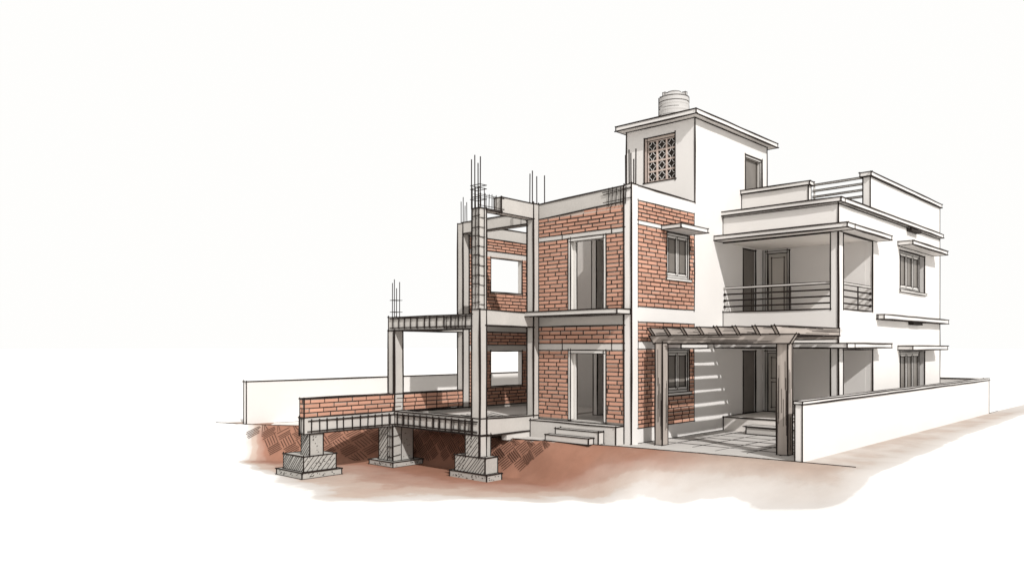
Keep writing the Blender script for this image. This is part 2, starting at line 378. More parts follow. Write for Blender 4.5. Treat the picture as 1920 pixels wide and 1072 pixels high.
def door_frame(f, u0, u1, z0, z1, depth=0.16, t=0.085):
    q = MB()
    f.hexa(q, u0, u0 + t, z0, z1, 0.02, -depth, 'frame', True, 0.028)
    f.hexa(q, u1 - t, u1, z0, z1, 0.02, -depth, 'frame', True, 0.028)
    f.hexa(q, u0 + t, u1 - t, z1 - t, z1, 0.018, -depth + .01, 'frame', True, 0.026)
    q.line(f.P(u0 + t + 0.09, z0, -depth), f.P(u0 + t + 0.09, z1 - t, -depth), 0.026)
    f.hexa(q, u0 + t, u0 + t + 0.08, z0, z1 - t, -0.10, -depth, 'frame')
    return q.build('door_frame', house)
door_frame(FY0, DU[0], DU[1], 0.54, 2.50); door_frame(FY0, DU[0], DU[1], 3.61, 5.66)
# inside the rooms behind the doorways
b = MB()
b.box(-3.0, -0.22, 3.30, 3.42, 0.50, 3.30, 'inner', ink=False); b.box(-2.9, -0.22, 3.30, 3.42, 3.60, 6.55, 'inner', ink=False)
b.box(XF, XF + 0.2, 3.3, 14.9, 0.5, 6.6, 'inner', ink=False)
b.box(-2.78, -2.62, 2.0, 3.29, 0.51, 2.9, 'inner', w=0.03)
b.box(-2.84, -2.66, 2.0, 3.29, 3.61, 5.9, 'inner', w=0.03)
b.line((-2.6, 3.27, 0.52), (-0.3, 3.27, 0.52)); b.line((-2.6, 3.27, 5.9), (-0.3, 3.27, 5.9))
b.build('partition', house)
# canopy slab over the ground floor doorway
b = MB()
p = [(-3.75,-0.0,3.45),(-3.27,-0.62,3.45),(-0.03,-0.62,3.45),(-0.03,0.0,3.45),(-3.75,-0.0,3.58),(-3.27,-0.62,3.58),(-0.03,-0.62,3.58),(-0.03,0.0,3.58)]
b.box(-3.34, -0.02, -0.62, -0.024, 3.47, 3.60, 'paleconc')
b.line((-3.2, -0.45, 3.465), (-0.1, -0.45, 3.465), 0.03)
b.build('canopy', house, 'thin concrete canopy between the two doorways')
b = MB(); b.box(-3.255, -0.23, -0.38, -0.004, -0.02, 0.48, 'paleconc', skip=(1, 3))
b.build('landing', house)

# ---- side wall (faces the right), brick panels and plaster
WU = (1.73, 2.98)
b = MB()
hol = [(WU[0], WU[1], 1.30, 2.50), (WU[0], WU[1], 4.56, 5.83), (6.34, 7.25, 0.45, 2.46), (6.34, 7.25, 3.68, 5.79)]
panel(b, FX0, 0.285, 8.1, -0.02, 6.88, hol, 0.20, 'plaster', ink='', hole_ink=False)
panel(b, FX0, 8.1, 8.12, 6.7, 6.8, [], 0.2, 'plaster', hole_ink=False)
for h in hol[2:]: rect_ink(b, FX0, *h)
b.line((0, .28, 6.93), (0, 3.3, 6.875)); b.line((0, 0, .005), (0, 5.0, .005))
b.line((0.004, 5.0, 3.68), (0.004, 6.34, 3.68))
w2 = b.build('wall', house, 'white side wall with brick panels around two windows')
b = MB(); bricks(b, FX0, 0.29, 3.24, 0.42, 2.54, [(WU[0], WU[1], 1.26, 2.60)], ink='lb'); bricks(b, FX0, 0.29, 3.24, 2.75, 3.27, ink='lrt')
b.line(FX0.P(3.24, .42, .012), FX0.P(3.24, 3.2, .012), 0.024); b.build('brickwork', w2)
b = MB(); bricks(b, FX0, 0.29, 3.24, 3.69, 5.88, [(WU[0], WU[1], 4.50, 5.90)], ink='lrb'); bricks(b, FX0, 0.29, 3.24, 6.0, 6.53, ink='lrtb'); b.build('brickwork', w2)

def window(f, u0, u1, z0, z1, n, parent=house, depth=0.10, label=None, jamb=0.0, wide=0.0):
    q = MB(); t = 0.07
    f.hexa(q, u0, u0+t, z0, z1, -0.02, -depth, 'frame', True, 0.026); f.hexa(q, u1-t-jamb, u1-jamb, z0, z1, -0.02, -depth, 'frame', True, 0.026)
    f.hexa(q, u0+t, u1-t-jamb, z1-t, z1, -0.022, -depth, 'frame', True, 0.024); f.hexa(q, u0+t, u1-t-jamb, z0, z0+t, -0.022, -depth, 'frame', True, 0.024)
    rect_ink(q, f, u0, u1, z0, z1, 0.002, 0.03)
    w = q.build('window', parent, label)
    q = MB(); f.hexa(q, u0 - 0.06, u1 + 0.06, z0 - 0.075, z0 - 0.004, 0.05, -0.1, 'frame', True, 0.024); q.build('sill', w)
    U0, U1 = u0 + t, u1 - t - jamb; s = (U1 - U0) / n
    for k in range(n):
        a, c = U0 + k*s + 0.006, U0 + (k+1)*s - 0.006; g = 0.085 if n == 2 else 0.10
        q = MB()
        for (ua, ub, za, zb) in ((a, a+g, z0+t, z1-t), (c-g, c, z0+t, z1-t), (a+g, c-g, z0+t, z0+t+g), (a+g, c-g, z1-t-g, z1-t)):
            f.hexa(q, ua, ub, za, zb, -0.035, -0.08, 'frame')
        rect_ink(q, f, a, c, z0+t, z1-t, -0.034, 0.022); rect_ink(q, f, a+g, c-g, z0+t+g, z1-t-g, -0.034, 0.034)
        q.build('sash', w)
        q = MB(); f.hexa(q, a+g, c-g, z0+t+g, z1-t-g, -0.052, -0.062, 'glass'); q.build('pane', w)
    q = MB(); f.hexa(q, u0 + .01, u1 - .01, z0 + .01, z1 - .01, -0.19, -0.195, 'dark'); q.build('backing', w)  # dark sheet standing in for the unlit room behind the panes
    return w
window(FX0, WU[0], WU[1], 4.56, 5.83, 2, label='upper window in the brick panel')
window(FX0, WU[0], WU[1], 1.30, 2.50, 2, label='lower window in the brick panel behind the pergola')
def shade(x0, x1, y0, y1, z0, z1, label=None):
    q = MB(); q.box(x0, x1, y0, y1, z0, z1, 'plaster'); return q.build('window_shade', house, label)
shade(0.016, 0.64, 1.45, 2.90, 5.86, 5.98, 'concrete shade over the upper brick panel window')
shade(0.016, 0.64, 1.45, 2.90, 2.56, 2.68, 'concrete shade over the lower brick panel window')
b = MB(); FX0.hexa(b, 0.30, 1.44, 5.885, 5.995, 0.0, 0.016, 'plaster', True, 0.026); b.build('lintel', house); b = MB(); FX0.hexa(b, 0.30, 1.44, 2.545, 2.745, 0.0, 0.016, 'plaster', True, 0.026); b.build('lintel', house)

# ---- west wall of the bare frame, seen from inside
FW = F('X', XW)
b = MB(); hol = [(1.72, 3.32, 1.25, 2.45), (1.72, 3.32, 4.48, 5.65)]
panel(b, FW, 0.70, 4.6, 0.60, 3.10, hol, 0.20, 'paleconc'); panel(b, FW, 0.70, 4.6, 3.48, 6.28, hol, 0.20, 'paleconc')
w3 = b.build('wall', house, 'rear brick wall of the bare frame with two empty window openings')
b = MB(); bricks(b, FW, 0.72, 4.5, 0.62, 2.47, [hol[0]], ink=''); bricks(b, FW, 0.72, 4.5, 2.67, 3.10, ink='b'); b.build('brickwork', w3)
b = MB(); bricks(b, FW, 0.72, 4.5, 3.62, 5.70, [hol[1]], ink=''); bricks(b, FW, 0.72, 4.5, 5.88, 6.28, ink='tb'); b.build('brickwork', w3)
# rear wall of the bare frame
b = MB(); panel(b, F('Y', 4.46), XW, XF, 0.0, 6.69, [], 0.2, 'paleconc', hole_ink=False); b.build('wall', house)
# low unfinished brick wall on the left ground beam
b = MB(); b.box(XW - 0.22, XW - 0.02, -5.54, 0.62, 0.655, 1.165, 'mortar', ink=False)
bricks(b, F('X', XW - 0.02), -5.54, 0.42, 0.66, 1.16, H=0.125, ink='ltb', L=0.46); bricks(b, F('Y', -5.54), XW - 0.22, XW - 0.02, 0.66, 1.16, H=0.125, L=0.2, ink='lrtb')
b.line((XW - 0.22, -5.54, 1.17), (XW - 0.22, 0.4, 1.17)); b.box(XW - 0.225, XW - 0.005, -5.55, 0.4, 1.166, 1.18, 'mortar', w=0.03)
b.build('low_brick_wall', house, 'low unfinished brick wall standing on the left ground beam')

# ---- stair tower
FT = F('Y', 3.30)
b = MB(); jh = (-1.78, -0.67, 7.68, 9.07)
panel(b, FT, -2.44, -0.163, 6.80, 9.395, [jh], 0.16, 'plaster', ink='l')
b.box(-0.162, -0.0005, 3.2995, 3.4, 6.80, 9.395, 'plaster', ink=False); b.line((0, 3.3, 6.88), (0, 3.3, 9.395))
b2h = (6.49, 7.73, 6.86, 8.88)
panel(b, FX0, 3.402, 8.09, 6.88, 9.395, [b2h], 0.16, 'plaster', ink='')
rect_ink(b, FX0, *b2h)
b.line((0, 8.09, 6.8), (0, 8.09, 9.395)); b.line((0, 3.3, 9.39), (0, 8.09, 9.39)); b.line((-2.44, 3.3, 9.39), (0, 3.3, 9.39))
b.box(-2.43, -2.28, 3.46, 8.0, 6.8, 9.39, 'plaster', ink=False); b.box(-2.28, -0.16, 7.93, 8.08, 6.8, 9.39, 'plaster', ink=False)
tw = b.build('stair_tower', house, 'white stair tower rising above the roof')
b = MB(); p_ = 0.04
b.box(-2.62, 0.23, 2.97, 8.42, 9.40, 9.54, 'plaster'); b.build('tower_roof', tw)
b = MB(); u0, u1, z0, z1 = jh[0] + 0.10, jh[1] - 0.0, jh[2] + 0.03, jh[3] - 0.10
cw, ch = (u1 - u0) / 3, (z1 - z0) / 4; o1, o0 = -0.05, -0.11
for i in range(4): FT.hexa(b, u0 + i*cw - .024 if i else u0, u0 + i*cw + .024 if i < 3 else u1, z0, z1, o0, o1, 'jali')
for j in range(5): FT.hexa(b, u0, u1, max(z0, z0 + j*ch - .023), min(z1, z0 + j*ch + .023), o0 + .003, o1 - .003, 'jali')
for i in range(3):
    for j in range(4):
        cx_, cz_ = u0 + (i+.5)*cw, z0 + (j+.5)*ch
        for sx in (-1, 1):
            for sz in (-1, 1):      # four curved petals per block, centred on the block's corners
                ox, oz = cx_ + sx*cw/2, cz_ + sz*ch/2; R = 0.15; pts = []
                for t in range(6):
                    an = rad(90 * t / 5); pts.append((ox - sx*R*math.cos(an), oz - sz*R*math.sin(an)))
                for (ua, za), (ub, zb) in zip(pts[:-1], pts[1:]):
                    b.line(FT.P(ua, za, -0.065), FT.P(ub, zb, -0.065), 0.019, over=0.004, wob=0, m='plaster')
        if 0: b.poly([FT.P(cx_ - .05, cz_, -.07), FT.P(cx_, cz_ + .055, -.07), FT.P(cx_ + .05, cz_, -.07), FT.P(cx_, cz_ - .055, -.07)], 0.02, m='jali', closed=True)
FT.hexa(b, jh[0], u0 - 0.002, jh[2], jh[3], -0.03, -0.12, 'jali', True, 0.022); FT.hexa(b, u0, u1, z1 + .005, jh[3], -0.03, -0.12, 'mortar', True, 0.022)
FT.hexa(b, jh[0] - .01, jh[1] + .01, jh[2] - .01, jh[3] + .01, -0.165, -0.17, 'dark')  # near-black sheet paints the tower's unlit inside behind the screen
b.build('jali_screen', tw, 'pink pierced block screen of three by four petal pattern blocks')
b = MB(); FX0.hexa(b, 7.62, 7.70, 6.88, 8.80, -0.02, -0.14, 'frame', True, 0.024); FX0.hexa(b, 6.50, 7.72, 8.80, 8.87, -0.02, -0.14, 'frame', True, 0.024)
FX0.hexa(b, 6.50, 7.62, 6.88, 8.80, -0.11, -0.14, 'glass'); b.line(FX0.P(7.5, 6.9, -0.1), FX0.P(7.5, 8.78, -0.1), 0.022)
b.build('door', tw)

# ---- finished right block
b = MB()
hol = [(5.36, 7.79, 0.42, 2.52), (5.36, 7.79, 3.68, 5.83), (10.37, 13.16, 1.0, 2.44), (10.37, 13.16, 4.5, 5.80)]
panel(b, FXR, 5.0, 15.05, -0.02, 6.66, hol, 0.22, 'plaster', ink='lr')
rect_ink(b, FXR, 5.0, 15.05, -0.02, 6.66, sides='')
b.build('wall', house, 'long white right wall of the finished block')
b = MB()
panel(b, FYB, 0.004, 3.329, 2.56, 6.66, [(0.0, 3.33, 3.68, 5.83)], 0.22, 'plaster', hole_ink=False)
for z in (3.68, 5.83): b.line((0, 5.0, z), (3.33, 5.0, z))
b.line((0, 5.0, 2.6), (0, 5.0, 3.68)); b.line((0, 5.0, 5.9), (0, 5.0, 6.7)); 
b.box(3.329, 3.549, 5.001, 5.36, 0.0, 6.3, 'plaster', ink=False)
for z0, z1 in ((0.2, 2.56), (3.68, 5.83)):
    b.line((3.33, 4.998, z0), (3.33, 4.998, z1)); b.line((3.55, 5.36, z0), (3.55, 5.36, z1))
b.build('balcony_front', house, 'white front wall of the balcony block with its corner pillar')
b = MB(); panel(b, F('Y', 7.78), 0.0, 3.329, 0.40, 6.45, [(0.10, 0.93, 0.44, 2.46), (0.10, 0.93, 3.68, 5.79)], 0.2, 'plaster')
b.line((0.01, 7.77, 3.7), (0.01, 7.77, 5.8), 0.02); b.build('wall', house, 'set back wall behind the balcony and porch')
b = MB(); b.box(0.003, 3.328, 5.222, 7.778, 3.30, 3.66, 'inner', ink=False); b.build('balcony_floor', house)
b = MB(); b.box(0.003, 3.328, 5.222, 7.778, 5.86, 6.44, 'inner', ink=False); b.build('balcony_ceiling', house)
b = MB(); b.box(0.02, 3.54, 5.002, 7.778, -0.01, 0.42, 'inner'); b.box(2.4, 3.53, 4.99, 5.001, 0, 0.42, 'paleconc', ink=False)
b.build('porch_floor', house)
def leaf_door(u0, u1, z0, z1, single):
    f = F('Y', 7.78); q = MB(); t = 0.07
    f.hexa(q, u0, u0+t, z0, z1, 0.03, -0.12, 'frame', True, 0.026); f.hexa(q, u1-t, u1, z0, z1, 0.03, -0.12, 'frame', True, 0.026); f.hexa(q, u0+t, u1-t, z1-t, z1, 0.028, -0.12, 'frame', True, 0.024)
    d = q.build('door', house)
    q = MB(); f.hexa(q, u0+t+.005, u1-t-.005, z0+.005, z1-t-.005, -0.04, -0.09, 'doorwood', True, 0.028)
    ps = [(z0+.12, z1-.22)] if single else [(z0+.14, z0+.98), (z0+1.12, z1-.22)]
    for a, c in ps: f.hexa(q, u0+.2, u1-.2, a, c, -0.03, -0.045, 'doorwood', True, 0.028)
    q.build('door_leaf', d)
leaf_door(0.10, 0.93, 3.68, 5.79, True); leaf_door(0.10, 0.93, 0.44, 2.46, False)
for z0, z1 in ((0.45, 2.46), (3.68, 5.79)):
    b = MB(); FX0.hexa(b, 6.36, 7.23, z0 + .01, z1 - .01, -0.05, -0.10, 'glass'); b.build('opening_sheet', house, 'dark grey sheet painted as shade in the opening beside the door')  # dark grey sheet added for the opening's unlit depth
# canopies around the balcony block
def lslab(name, z0, z1, lab):
    q = MB(); q.box(-0.0, 4.0, 4.43, 4.998, z0, z1, 'plaster'); q.box(3.552, 4.0, 4.998, 8.10, z0 + .001, z1 - .001, 'plaster', skip=(0, 4, 8, 9)); return q.build(name, house, lab)
lslab('canopy', 5.86, 5.99, 'upper canopy slab wrapping the balcony corner')
lslab('canopy', 2.57, 2.70, 'lower canopy slab over the porch')
# roof edge band and parapets
b = MB(); b.box(-0.06, 3.66, 4.90, 5.2, 6.665, 6.79, 'plaster'); b.box(3.36, 3.66, 5.2, 15.10, 6.665, 6.789, 'plaster', skip=(0, 4, 8, 9))
b.line((0, 4.985, 6.62), (3.56, 4.985, 6.62), 0.024); b.line((3.565, 5, 6.62), (3.565, 15.05, 6.62), 0.024)
b.build('roof_band', house)
b = MB(); b.box(3.33, 3.55, 7.58, 15.05, 6.80, 7.80, 'plaster'); b.box(3.27, 3.60, 7.50, 15.12, 7.803, 7.93, 'plaster'); b.build('parapet', house, 'tall white parapet along the right edge of the roof')
b = MB(); b.box(0.004, 2.19, 6.23, 6.43, 6.70, 7.52, 'plaster'); b.box(0.004, 2.25, 6.17, 6.49, 7.523, 7.64, 'plaster'); b.build('parapet', house, 'low white parapet in front of the stair tower')
b = MB(); 
for z in (7.78, 7.59, 7.40, 7.2): b.rod((1.75, 7.66, z), (3.33, 7.66, z + 0.02), 0.034, 'frame'); b.line((1.75, 7.62, z + .03), (3.33, 7.62, z + .05), 0.022); b.line((1.75, 7.62, z - .03), (3.33, 7.62, z - .01), 0.022)
b.rod((1.8, 7.66, 6.7), (1.8, 7.66, 7.86), 0.03, 'frame'); b.build('terrace_railing', house)
b = MB(); b.box(-0.02, 3.33, 14.9, 15.04, 6.7, 7.8, 'plaster'); b.build('parapet', house)
b = MB(); b.box(XF, 3.33, 14.85, 15.03, 0.0, 6.64, 'plaster', ink=False); b.build('wall', house)
# string course and drain spouts
b = MB(); b.box(3.552, 3.78, 8.12, 15.3, 3.46, 3.60, 'plaster'); b.line((3.60, 8.12, 3.6), (3.60, 8.12, 3.46)); b.build('string_course', house)
for z, y in ((6.52, 11.1), (3.36, 11.3)):
    b = MB(); b.box(3.552, 3.70, y, y + 1.0, z, z + 0.07, 'dark'); b.build('drain_spout', house)
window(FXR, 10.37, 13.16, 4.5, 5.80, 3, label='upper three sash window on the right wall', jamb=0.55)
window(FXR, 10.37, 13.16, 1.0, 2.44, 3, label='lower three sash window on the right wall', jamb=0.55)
shade(3.552, 4.02, 10.15, 14.2, 5.93, 6.06, 'upper window shade on the right wall')
shade(3.552, 4.02, 10.15, 14.2, 2.50, 2.63, 'lower window shade on the right wall')
# balcony railings
def bars(mb, a, c, zs):
    for k, z in enumerate(zs):
        r = 0.024 if k == 0 else 0.024
        A = Vector(a) + Vector((0, 0, z)); B = Vector(c) + Vector((0, 0, z))
        mb.rod(A, B, r, 'frame' if k == 0 else 'ink')
        if k == 0:
            for dz in (-.03, .03): mb.line(A + Vector((0, -0.0, dz)), B + Vector((0, 0, dz)), 0.03)
        else:
            d = (B - A).normalized() * 0.03
            for q in ((A, A + d), (B - d, B)): mb.rod(q[0], q[1], 0.045, 'ink')
b = MB(); bars(b, (0.02, 5.06, 0), (3.33, 5.06, 0), (4.42, 4.23, 4.04, 3.85))
for x in (0.95, 2.12):
    for dx in (-.03, .03): b.line((x + dx, 5.06, 3.66), (x + dx, 5.06, 4.44), 0.024)
b.build('railing', house, 'long front railing of the balcony')
b = MB(); bars(b, (3.49, 5.36, 0), (3.49, 7.76, 0), (4.42, 4.23, 4.04, 3.85)); 
for dy in (-.03, .03): b.line((3.49, 6.7 + dy, 3.60), (3.49, 6.7 + dy, 4.42), 0.024)
b.build('railing', house, 'short side railing of the balcony')

# ================================================================== STEPS
st = thing('entrance_steps', 'two low concrete steps against the landing below the brick doorway', 'steps')
b = MB(); b.box(-2.10, -0.62, -0.62, -0.384, 0.004, 0.335, 'paleconc'); b.build('step', st)
b = MB(); b.box(-2.28, -0.78, -0.84, -0.624, 0.004, 0.175, 'paleconc'); b.build('step', st)
st = thing('porch_steps', 'single tiled step before the porch door, half hidden by the right pergola post', 'steps')
b = MB(); b.box(1.05, 2.6, 4.45, 4.985, 0.012, 0.22, 'paleconc'); b.build('step', st)
b = MB(); b.box(1.0, 2.65, 4.42, 4.985, 0.222, 0.245, 'paving', w=0.02); b.build('tread', st)

# ================================================================== WATER TANK
tk = thing('water_tank', 'round ribbed pale water tank on top of the stair tower roof', 'water tank')
TX, TY, TZ, TR = -2.12, 5.6, 9.54, 0.495
TS = 0.93
prof = [(TR, 0)]
for k in range(6):
    z = 0.1 + k * 0.22; prof += [(TR, z), (TR + .012, z + .03), (TR + .012, z + .07), (TR, z + .10)]
prof += [(TR, 1.46), (TR - 0.03, 1.54), (TR * 0.72, 1.62), (0.26, 1.64)]
def lathe(mb, cx_, cy_, cz_, prof, m, n=40):
    i = len(mb.v); k = mb.mi(m)
    for r, z in prof:
        for t in range(n): mb.v.append((cx_ + r*math.cos(2*math.pi*t/n), cy_ + r*math.sin(2*math.pi*t/n), TZ + (cz_ - TZ + z) * TS))
    for j in range(len(prof) - 1):
        for t in range(n):
            u = (t+1) % n; mb.f.append((i+j*n+t, i+j*n+u, i+(j+1)*n+u, i+(j+1)*n+t)); mb.m.append(k)
    mb.f.append(tuple(i + (len(prof)-1)*n + t for t in range(n))); mb.m.append(k)
def ring(mb, cx_, cy_, z, r, w, n=36, a0=0, a1=360, m='ink'):
    z = TZ + (z - TZ) * TS
    for t in range(n):
        a, c = rad(a0 + (a1-a0)*t/n), rad(a0 + (a1-a0)*(t+1)/n)
        mb.line((cx_ + r*math.cos(a), cy_ + r*math.sin(a), z), (cx_ + r*math.cos(c), cy_ + r*math.sin(c), z), w, over=0.004, wob=0, m=m)
b = MB(); lathe(b, TX, TY, TZ, prof, 'tank')
for z in (0.42, 1.33, 1.50): ring(b, TX, TY, TZ + z, TR + 0.006, 0.022)
for z in (0.2, 0.3, 0.52, 0.64, 0.86, 1.08, 1.17, 1.25): ring(b, TX, TY, TZ + z, TR + 0.008, 0.016, 7, 205 + random.uniform(-6, 4), 250 + random.uniform(-14, 10))
for z in (0.85, 1.1): ring(b, TX, TY, TZ + z, TR + 0.008, 0.010, 8, 255, 320)
for an in (222, 42): b.line((TX + (TR+.01)*math.cos(rad(an)), TY + (TR+.01)*math.sin(rad(an)), TZ), (TX + (TR+.01)*math.cos(rad(an)), TY + (TR+.01)*math.sin(rad(an)), TZ + 1.5 * TS), 0.034)
b.build('tank_body', tk)
b = MB(); lathe(b, TX, TY, TZ + 1.64, [(0.24, 0), (0.24, 0.06), (0.2, 0.10), (0.05, 0.12)], 'tank'); ring(b, TX, TY, TZ + 1.71, 0.235, 0.022); ring(b, TX, TY, TZ + 1.65, 0.25, 0.026); b.build('lid', tk)
for an in (0, 75, 190, 255):
    ca_, sa_ = math.cos(rad(an)), math.sin(rad(an)); b = MB(); c = (TX + .42*ca_, TY + .42*sa_)
    b.box(c[0] - .05, c[0] + .05, c[1] - .05, c[1] + .05, TZ + 1.5 * TS, TZ + 1.64 * TS, 'tank', w=0.02)
    b.line((c[0], c[1], TZ + 1.64 * TS), (TX + .25*ca_, TY + .25*sa_, TZ + 1.66 * TS), 0.02); b.build('lifting_lug', tk)

# ================================================================== PERGOLA
pg = thing('pergola', 'weathered timber pergola with slanted rafter ends standing over the tiled porch', 'pergola')
def grain(mb, a, c, across, n, w=0.010):
    a = Vector(a); c = Vector(c); across = Vector(across)
    for _ in range(n):
        t = random.uniform(.08, .92); s0 = random.uniform(0, .6); s1 = min(1, s0 + random.uniform(.2, .5))
        mb.line(a.lerp(c, s0) + across * t, a.lerp(c, s1) + across * t, w, over=0.0, wob=0.004)
def post(x1, y0, wx, wy, lab):
    q = MB(); q.box(x1 - wx, x1, y0, y0 + wy, 0.012, 2.70, 'timberz', w=0.036)
    grain(q, (x1 - wx, y0 - .003, .05), (x1 - wx, y0 - .003, 2.65), (wx, 0, 0), 7); grain(q, (x1 + .003, y0, .05), (x1 + .003, y0, 2.65), (0, wy, 0), 5)
    q.build('post', pg, lab)
post(0.72, 0.38, 0.22, 0.27, 'left post in front of the lower window'); post(3.94, 0.76, 0.27, 0.27, 'right post beside the boundary wall')
b = MB(); y0, y1 = 0.62, 0.76
p = [(0.30, y0, 2.68), (4.05, y0, 2.68), (4.05, y1, 2.68), (0.30, y1, 2.68), (0.14, y0, 2.905), (4.20, y0, 2.905), (4.20, y1, 2.905), (0.14, y1, 2.905)]
y0 = 0.58; b.hexa(p, 'timberx'); b.inkhex(p, 0.036); grain(b, (0.3, 0.617, 2.69), (4.0, 0.617, 2.69), (0, 0, .2), 14); b.build('beam', pg)
b = MB(); b.box(0.12, 3.86, 4.10, 4.16, 2.80, 2.885, 'timberx', w=0.026); b.build('beam', pg)
rx = [0.36, 0.85, 1.34, 1.83, 2.31, 2.81, 3.32, 3.80]
for x in rx:
    b = MB(); w_ = 0.043
    p = [(x-w_, 0.52, 2.905), (x+w_, 0.52, 2.905), (x+w_, 4.30, 2.905), (x-w_, 4.30, 2.905), (x-w_, 0.28, 3.10), (x+w_, 0.28, 3.10), (x+w_, 4.30, 3.10), (x-w_, 4.30, 3.10)]
    b.hexa(p, 'timber'); b.inkhex(p, 0.034); grain(b, (x+w_+.003, .5, 2.905), (x+w_+.003, 4.5, 2.905), (0, 0, .19), 10)
    b.build('rafter', pg)

# ================================================================== BOUNDARY WALL
bw = thing('boundary_wall', 'low white boundary wall running round the plot from front right to far left', 'wall')
b = MB()
b.box(4.43, 4.60, 0.03, 17.75, -0.05, 1.30, 'plaster', skip=(0,)); b.box(4.41, 4.62, 0.0, 17.77, 1.303, 1.37, 'plaster', w=0.03)
b.line((4.60, 17.8, 0.01), (4.60, 18.3, 0.01), 0.02); b.line((4.6, 18.5, 0.01), (4.6, 19.2, 0.01), 0.02)
b.build('wall_segment', bw)
b = MB(); b.box(-12.5, 4.41, 17.6, 17.75, -0.05, 1.345, 'plaster'); b.build('wall_segment', bw)
b = MB(); b.box(-12.78, -12.6, -4.24, 17.75, -0.05, 1.43, 'plaster', skip=(0, 1, 2, 3)); b.build('wall_segment', bw)

# ================================================================== loose things
rb = thing('reinforcing_bar_heap', 'small heap of bent steel bars lying on the bare floor slab', 'steel bars')
for k in range(6):
    b = MB(); x, y = -5.1 + k*.10, -1.15 + k * .16; pts = [(x - .6, y + .3, .515 + .01*k), (x + .1, y + .12, .53), (x + .8, y + .1 + .05 * (k % 3), .53), (x + 1.15, y + .2, .54)]
    b.poly(pts, 0.02, wob=0.01); b.build('bar', rb)

# ================================================================== GROUND
EDGE = [(-1000, -60), (-60, -16), (-20, -7), (-14, -4.7), (-12.6, -4.25), (-10.6, -3.3), (-9.2, -2.5), (-8.0, -1.35), (-7.4, -1.15), (-4.7, -1.15), (-4.15, -1.33), (-1.9, -.88), (.19, -.48), (2.68, -.18), (4.55, .0), (5.64, .08), (9, .15), (1000, .2)]
def ye(x):
    for (a, ya), (c, yc) in zip(EDGE[:-1], EDGE[1:]):
        if a <= x <= c: return ya + (yc - ya) * (x - a) / (c - a)
def sm(t): t = max(0, min(1, t)); return t*t*(3 - 2*t)
def lerp(a, c, t): t = max(0, min(1, t)); return a + (c - a) * t
def ground_z(x, y):
    d = ye(x) - y
    if d <= 0: return 0.0
    run = lerp(0.32, 2.4, (x + 2.8) / 4.0)
    if x < -8: run = lerp(0.6, 1.4, (-8 - x) / 5)
    depth = 1.02 * (1 - sm((x - 1.5) / 9)) * sm((x + 20) / 6)
    return -depth * sm(d / run)
def axis(lo, hi, flo, fhi, step):
    v = [flo]
    while v[-1] < fhi: v.append(v[-1] + step)
    s = step; 
    while v[-1] < hi: s *= 1.5; v.append(min(hi, v[-1] + s))
    s = step
    while v[0] > lo: s *= 1.5; v.insert(0, max(lo, v[0] - s))
    return v
xs = axis(-900, 900, -15.5, 9.0, 0.14); ys = axis(-900, 900, -9.5, 2.0, 0.14)
vs, fs, soil, tone = [], [], [], []
def fbm(x, y, s, seed=0): return noise.fractal(Vector((x*s, y*s, seed)), 1.0, 2.0, 4)
for y in ys:
    for x in xs:
        zz = ground_z(x, y); vs.append((x, y, zz))
        d = ye(x) - y if -60 < x < 60 else -99
        n = fbm(x, y, 0.45, 3.1)
        a = 0.0
        reach = lerp(6.2, 1.95, (x + 4.5) / 5.5) + 0.7 * n
        if x < -7: reach = lerp(6.4, 3.2, (-7 - x) / 5) + 1.2 * n
        if d > -0.05:
            a = 1 - max(0, min(1, (d - reach * 0.22) / (reach * 0.82))) ** 0.8
            # left ragged end and right fade of the wash
            a *= sm((x + 12.9 + 0.5 * n) / 1.6) * sm((y + 4.5 + 0.36 * (x + 12.9) + 0.7 * n) / 1.0)
            a *= 1 - sm((x - 5.2 - 0.4 * n) / 1.3)
        elif x < -9.5 and d > -1.2: a = 0.7 * sm((x + 14.2 + .6*n) / 1.5) * sm((d + 1.0 + 0.4*n) / 0.6) * (1 - sm((x + 10.2) / .6))
        g = 1 - sm((x + 0.6 - 1.5*n) / 4.6)           # red on the left, grey wash on the right
        # grey wash along the foot of the right boundary wall
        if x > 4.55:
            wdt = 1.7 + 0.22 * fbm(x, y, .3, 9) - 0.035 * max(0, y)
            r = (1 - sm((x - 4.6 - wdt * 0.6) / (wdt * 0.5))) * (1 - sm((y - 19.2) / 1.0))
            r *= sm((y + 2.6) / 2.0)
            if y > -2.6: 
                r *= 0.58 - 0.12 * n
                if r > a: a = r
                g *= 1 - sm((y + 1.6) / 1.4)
        soil.append(a); tone.append(max(0, min(1, g)))
nx = len(xs)
for j in range(len(ys) - 1):
    for i in range(nx - 1): fs.append((j*nx+i, j*nx+i+1, (j+1)*nx+i+1, (j+1)*nx+i))
me = bpy.data.meshes.new('ground'); me.from_pydata(vs, [], fs)
for nm, data in (('soil', soil), ('tone', tone)):
    at = me.attributes.new(nm, 'FLOAT', 'POINT'); at.data.foreach_set('value', data)
me.polygons.foreach_set('use_smooth', [True] * len(me.polygons))
gm = bpy.data.materials.new('earth_and_paper_white_ground'); gm.use_nodes = True
nt = gm.node_tree; pb = nt.nodes['Principled BSDF']; pb.inputs['Roughness'].default_value = 0.95; pb.inputs['Specular IOR Level'].default_value = 0.05
tc = nt.nodes.new('ShaderNodeTexCoord')
def nz(scale, det=5, ro=.6):
    n = nt.nodes.new('ShaderNodeTexNoise'); n.inputs['Scale'].default_value = scale; n.inputs['Detail'].default_value = det; n.inputs['Roughness'].default_value = ro
    nt.links.new(tc.outputs['Object'], n.inputs['Vector']); return n.outputs['Fac']
def attr(n): a = nt.nodes.new('ShaderNodeAttribute'); a.attribute_name = n; return a.outputs['Fac']
